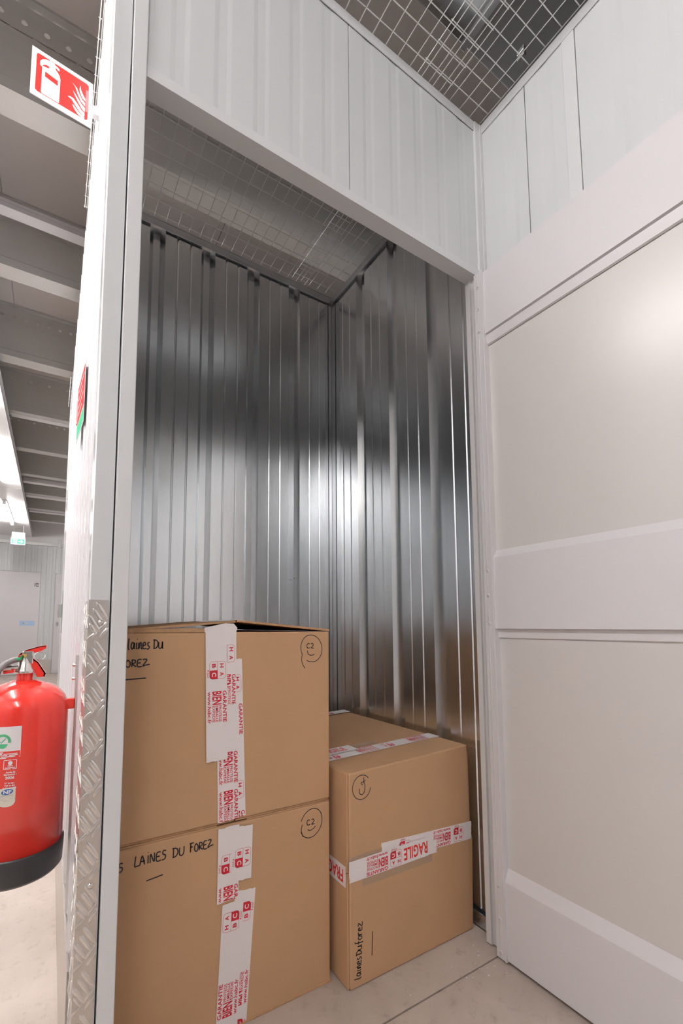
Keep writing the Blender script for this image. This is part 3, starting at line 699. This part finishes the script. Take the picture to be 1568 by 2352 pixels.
# ================================================================== FIRE EXTINGUISHER
EX, EY, ER = -.0485, 1.215, .0940
fe = tag(empty('fire_extinguisher', (EX, EY, .448)), 'red fire extinguisher with a black base hung on the corridor side wall', 'fire extinguisher')
c0 = (EX, EY, 0)
MB().lathe([(.03, .50), (ER, .502), (ER, .80), (ER-.002, .820), (ER-.009, .838), (ER-.024, .855), (ER-.045, .866), (.030, .872), (.024, .875)], c0, 56).build('cylinder', RED, fe)
MB().lathe([(.05, .448), (ER-.006, .45), (ER+.001, .458), (ER+.003, .502), (ER+.003, .508), (ER+.0005, .511), (.05, .511)], c0, 56).build('base', BOOT, fe)
_n0 = len(bpy.data.objects)
_before = set(o.name for o in bpy.data.objects)
MB().lathe([(.0195, .885), (.0195, .912), (.0185, .914)], c0, 28).build('neck', RED, fe)
vb = MB().lathe([(.0255, .911), (.0265, .914), (.025, .921), (.0215, .928), (.0165, .945), (.014, .962)], c0, 28).build('valve', CHROME, fe)
MB().tube([(EX-.006, EY-.006, .930), (EX-.038, EY-.012, .929)], .0075, 12).build('outlet', CHROME, vb)
MB().tube([(EX-.030, EY-.012, .928), (EX-.047, EY-.013, .928)], .0115, 14).build('outlet_nut', CHROME, vb)
MB().tube([(EX-.022, EY-.02, .920), (EX-.046, EY-.021, .916)], .0042, 8).build('red_cap', RED, vb)
MB().box(EX-.008, EX+.018, EY-.014, EY+.010, .940, .982, .003).build('gauge_block', CHROME, vb)
MB().tube([(EX-.001, EY-.0145, .962), (EX-.001, EY-.013, .973)], .004, 8).build('brass_pin', mat('brass', (.75, .5, .12), .25, metal=1.), vb)
lv = MB()
top = [(-.020, .955), (-.014, .973), (.002, .986), (.030, .997), (.046, .999), (.046, .990), (.034, .981), (.018, .976), (.006, .972), (-.006, .962), (-.010, .950)]
lv.prism([(EX+a, b) for a, b in top], 'y', EY-.013, EY-.009); lv.prism([(EX+a, b) for a, b in top], 'y', EY+.008, EY+.012)
lv.prism([(EX+a, b) for a, b in [(-.014, .973), (.002, .986), (.030, .997), (.045, .998), (.045, .995), (.030, .994), (.002, .983), (-.012, .970)]], 'y', EY-.013, EY+.012)
lv.build('lever', RED, fe)
hd = MB().prism([(EX+a, b) for a, b in [(.002, .962), (.018, .957), (.030, .944), (.048, .908), (.045, .897), (.028, .897), (.018, .928), (.006, .946)]], 'y', EY-.013, EY-.010)
hd.prism([(EX+a, b) for a, b in [(.018, .957), (.030, .944), (.048, .908), (.045, .897), (.042, .901), (.044, .908), (.028, .942), (.016, .954)]], 'y', EY-.013, EY+.013)
hd.prism([(EX+a, b) for a, b in [(.002, .962), (.018, .957), (.030, .944), (.048, .908), (.045, .897), (.032, .902), (.018, .932), (.006, .948)]], 'y', EY+.010, EY+.013)
hd.build('carry_handle', RED, fe)
MB().tube([(EX+.032+.0125*math.cos(t), EY-.016+.003*math.sin(t), .9655+.0125*math.sin(t)) for t in [2*math.pi*k/28 for k in range(29)]], .0011, 6, caps=False).build('pull_ring', CHROME, fe)
MB().box(EX-.024, EX-.009, EY-.019, EY-.009, .953, .962, .0025).build('safety_clip', GREEN, fe)
MB().box(EX-.012, EX-.008, EY-.019, EY-.010, .958, .969, .001).build('safety_tab', GREEN, fe)
MB().tube(smooth3 := [(EX-.012, EY-.004, .957), (EX-.026, EY-.014, .954), (EX-.042, EY-.026, .945), (EX-.056, EY-.038, .925), (EX-.064, EY-.05, .895), (EX-.075, EY-.058, .85), (EX-.088, EY-.05, .78), (EX-.098, EY-.03, .68), (EX-.1015, EY-.008, .58)], .0088, 14).build('hose', HOSE, fe)
for o in bpy.data.objects:      # valve group: bring to height above the shoulder
    if o.name not in _before and o.type == 'MESH':
        for v in o.data.vertices:
            z_ = v.co.z; v.co.x = EX+(v.co.x-EX)*.89
            if z_ > .86: v.co.z = .8725+(z_-.885)*.72
            else: v.co.z = z_-.0305
# label prints on the cylinder
cf = CylFrame((EX, EY, 0), ER, 0)
f = Flat(cf, .0004); f.rect(-.095, .0035, .736, .787, nu=10); lab = f.build('inspection_label', WPRINT, fe)
f = Flat(cf, .0009)
arc = lambda cu, cv, r, a0, a1, n=16: [(cu+r*math.cos(math.radians(a0+(a1-a0)*k/n)), cv+r*math.sin(math.radians(a0+(a1-a0)*k/n))) for k in range(n+1)]
f.line(arc(-.030, .757, .0125, -15, 195), .0050); f.line([(-.036, .758), (-.033, .7535), (-.0245, .763)], .0018); f.poly(arc(-.030, .7515, .0095, 180, 360)); f.build('green_mark', GREENP, lab)
f = Flat(cf, .0005); f.line([(-.095, .719), (-.05, .7215), (.0032, .7235), (.0032, .7355)], .0009)
for k, segs_ in enumerate((((-.055, -.028),), ((-.09, -.06), (-.057, -.03), (-.027, -.002)), ((-.09, -.05), (-.047, -.02), (-.017, -.001)), ((-.09, -.066), (-.063, -.035), (-.032, -.006)), ((-.088, -.05), (-.047, -.022)))):
    for a_, b_ in segs_: f.rect(a_, b_, .7325-.0029*k, .7343-.0029*k, nu=3)     # rows of print too small to read
def tx(t_, u0, v0, wd, h_, b=.02): f.text(t_, u0, v0, wd, h_, b)
f.line(arc(-.0455, .7095, .0052, 50, 310), .0020); f.line(arc(-.0365, .7095, .0052, 50, 310), .0020); f.rect(-.0405, -.034, .7088, .7104)
tx('0029', -.0515, .697, .018, .0055, .04)
f.line(rrect(-.0255, -.0025, .699, .7175, .001), .0012, True)
f.ellipse(-.0138, .7115, .0042, .0042, 16); tx('0029', -.0185, .7045, .0095, .0028, .03); f.rect(-.0235, -.0045, .7010, .7026, nu=2)
f.ellipse(-.043, .6815, .0085, .0078, 24)
tx('Ann\u00e9e de', -.021, .6905, .017, .0042, .03); tx('fabrication :', -.0245, .6860, .0225, .0040, .03); tx('2026', -.0215, .6785, .0165, .0058, .04)
tx('N\u00b0 du lot :', -.022, .6685, .018, .0038, .03); tx('Voir au dos', -.0225, .6635, .019, .0038, .03); tx("de l'extincteur.", -.0255, .6585, .0255, .0038, .03)
f.build('white_print', WPRINT, fe)
f = Flat(CylFrame((EX, EY, 0), ER, 0), .0010); f.text('EN3', -.0475, .680, .009, .0034, .03); f.build('red_print', SIGNR, fe)
f = Flat(cf, .0005)
sh = [(-.0335, .646), (-.0335, .618)] + [(-.0175+.016*math.cos(math.radians(a)), .618+.0095*math.sin(math.radians(a))) for a in range(190, 351, 16)] + [(-.0015, .618), (-.0015, .649)]

SHZ = .013
N_ = 12; vs = []
for k in range(N_+1):
    u_ = -.0335+.032*k/N_; tt = (u_+.0175)/.016; vs += [cf(u_, .618+SHZ-.0095*math.sqrt(max(0, 1-tt*tt)), .0005), cf(u_, .646+SHZ+.003*k/N_, .0005)]
f.add(vs, [(2*k, 2*k+2, 2*k+3, 2*k+1) for k in range(N_)]); nf = f.build('quality_label', CREAM, fe)
cf = CylFrame((EX, EY, 0), ER, SHZ)
f = Flat(cf, .0012); f.ellipse(-.0165, .6395, .0108, .0058, 28, rot=.16); f.build('blue_oval', BLUE, nf)
f = Flat(cf, .0018); f.text('NF', -.0232, .6358, .0145, .0075, .03); f.build('letters', WPRINT, nf)
f = Flat(cf, .0010); f.line([(-.028, .624), (-.0065, .6255), (-.0065, .632), (-.028, .6305)], .0005, True); f.text('Extincteurs', -.0275, .6315, .021, .0016); f.text('EN 3', -.021, .6205, .009, .0020); f.build('small_print', GREYP, nf)
fvv = Flat(CylFrame((EX, EY, 0), ER, 0), .0005)
class RotC(CylFrame):
    def __call__(s, u, v, h=0.): return super().__call__(-v-.0500, u+.610, h)
f = Flat(RotC((EX, EY, 0), ER, 0), .0005); f.rect(0, .016, 0, .003); f.rect(.018, .034, 0, .003); f.build('side_print', WPRINT, fe)
# bracket on the wall
MB().box(XS-.006, XS-.0006, EY-.012, EY+.012, .74, .93, .001).build('wall_bracket', CHROME, fe)
MB().box(EX+ER-.004, XS-.006, EY-.008, EY+.008, .800, .825, .002).build('bracket_clip', RED, fe)
for z in (.905, .872): MB().lathe([(.004, 0), (.004, .006), (.002, .008)], (XS-.006, EY, z), 10, (-1, 0, 0)).build('bolt', CHROME, fe)

# ================================================================== SIGNS
SU = Vector((.9966, .082, 0)).normalized(); SO = Vector((.040, 1.31, 2.467))-SU*.155
sg = tag(empty('fire_sign', tuple(SO)), 'red and white fire extinguisher sign standing out from the corridor side wall', 'sign')
sN = SU.cross(Vector((0, 0, 1)))
def slab(fr, u0, u1, v0, v1, th):
    mb = MB(); vs = [fr(u, v, h) for h in (0, -th) for u, v in ((u0, v0), (u1, v0), (u1, v1), (u0, v1))]
    return mb.add(vs, [(0, 1, 2, 3), (7, 6, 5, 4), (0, 4, 5, 1), (1, 5, 6, 2), (2, 6, 7, 3), (3, 7, 4, 0)])
sf = Frame(SO, SU, (0, 0, 1)); S_ = lambda pts: [(a*.155, b*.145) for a, b in pts]
slab(sf, 0, .155, 0, .145, .002).build('plate', SIGNW, sg)
f = Flat(sf, .0003); f.poly(rrect(.075*.155, .925*.155, .11*.145, .915*.145, .007)); f.build('red_field', SIGNR, sg)
f = Flat(sf, .0006)
f.poly(S_([(.165, .135), (.18, .118), (.44, .118), (.455, .13), (.458, .64), (.44, .71), (.405, .76), (.375, .785), (.375, .83), (.41, .80), (.435, .80), (.435, .845), (.40, .87), (.365, .875), (.36, .905), (.30, .905), (.28, .925), (.275, .895), (.21, .875), (.16, .83), (.13, .77), (.13, .69), (.165, .665), (.175, .72), (.225, .765), (.27, .765), (.268, .72), (.215, .71), (.175, .70), (.165, .66)]))
f.poly(S_([(.644, .75), (.70, .69), (.745, .56), (.80, .45), (.875, .39), (.875, .47), (.82, .51), (.77, .60), (.73, .69)]))
f.poly(S_([(.783, .79), (.80, .70), (.84, .62), (.885, .55), (.885, .50), (.825, .535), (.785, .62), (.77, .70)]))
f.poly(S_([(.662, .585), (.70, .50), (.76, .39), (.82, .30), (.875, .26), (.875, .36), (.81, .41), (.74, .50), (.70, .55)]))
f.poly(S_([(.583, .39), (.65, .37), (.72, .28), (.80, .19), (.845, .165), (.875, .165), (.875, .245), (.82, .27), (.75, .355), (.68, .42), (.62, .42)]))
f.poly(S_([(.661, .275), (.70, .20), (.76, .13), (.84, .105), (.875, .108), (.875, .155), (.80, .175), (.73, .235), (.69, .28)]))
f.build('white_symbol', SIGNW, sg)
f = Flat(sf, .0009); f.poly(S_([(.215, .505), (.418, .47), (.418, .575), (.215, .61)])); f.build('red_band', SIGNR, sg)
f = Flat(sf, .0009); f.rect(.88*.155, .93*.155, .29*.145, .77*.145); f.build('pale_mark', PINK, sg)
cl = slab(sf, .150, .166, .042, .070, .006); cl.build('clip', CLIP, sg)
MB().box(.042, XS, 1.300, 1.318, 2.508, 2.536, .003).build('clip_arm', CLIP, sg)
MB().box(XS-.006, XS, 1.292, 1.33, 2.49, 2.57, .002).build('clip_base', CLIP, sg)
# notice flat on the side wall
nt_ = tag(empty('wall_notice', (XS, 1.4, 1.56)), 'red and green safety notice stuck on the gloss corridor side wall', 'notice')
NO = Vector((XS-.0185, 1.56, 1.60)); NU = Vector((.0105, -.19, 0)).normalized(); nf_ = Frame(NO, NU, (0, 0, 1))
slab(nf_, 0, .19, 0, .19, .0012).build('sheet', NOTW, nt_)
MB().box(XS-.022, XS+.004, 1.54, 1.556, 1.66, 1.74).build('fixing_tab', CLIP, nt_)
f = Flat(nf_, .0003); f.rect(.006, .184, .055, .184); f.build('red_field', NOTR, nt_)
f = Flat(nf_, .0003); f.rect(.006, .184, .006, .05); f.build('green_field', NOTG, nt_)
for v_, w_ in ((.160, .14), (.132, .11), (.105, .13), (.08, .10)):
    f = Flat(nf_, .0007); f.line([(.03, v_), (.03+w_, v_)], .006); f.build('white_line', NOTW, nt_)
# exit sign
es = tag(empty('exit_sign', (-.606, 9.6, 2.54)), 'green running man exit sign with an arrow hung from the soffit', 'exit sign')
MB().box(-.725, -.488, 9.6, 9.625, 2.535, 2.662, .003).build('sign_box', SIGNW, es)
MB().box(-.715, -.50, 9.602, 9.622, 2.662, 2.775, .002).build('lamp_housing', mat('pale_green_plastic', (.66, .76, .73), .25), es)
for x in (-.68, -.53): MB().tube([(x, 9.612, 2.775), (x, 9.612, 2.90)], .004, 8).build('hanger', SIGNW, es)
ef = Frame((-.725, 9.5995, 2.535), (1, 0, 0), (0, 0, 1))
f = Flat(ef, .0006); f.rect(.018, .034, .016, .108); f.rect(.104, .218, .016, .108); f.build('green_field', EXITG, es)
f = Flat(ef, .0006); f.ellipse(.077, .095, .008, .008, 14)
for st in ([(.072, .086), (.062, .055)], [(.072, .083), (.088, .074), (.096, .078)], [(.070, .083), (.052, .078), (.046, .066)], [(.062, .056), (.080, .046), (.078, .022)], [(.062, .056), (.052, .036), (.036, .030)]): f.line(st, .009)
f.build('running_man', EXITG, es)
f = Flat(ef, .0010); f.line([(.122, .062), (.178, .062)], .016); f.line([(.160, .092), (.192, .062), (.160, .032)], .016); f.build('arrow', EXITW, es)
MB().box(-.70, -.58, 9.598, 9.602, 2.70, 2.745, .001).build('rating_plate', SIGNW, es)

# crumbs swept against the door foot
mb = MB()
for k in range(22):
    x = random.gauss(1.175, .045); y = random.gauss(.945, .04); s_ = random.uniform(.0006, .0017)
    if x < 1.20: mb.box(x-s_, x+s_*1.4, y-s_, y+s_, 0.0001, s_*.8)
for k in range(10):
    x = random.uniform(.6, 1.2); y = random.uniform(.55, .95); s_ = random.uniform(.0005, .0013); mb.box(x-s_, x+s_*1.6, y-s_, y+s_, 0.0001, s_*.7)
tag(mb.build('floor_crumbs', HOLE), 'pale plaster crumbs scattered on the floor by the open door', 'crumbs', kind='stuff')
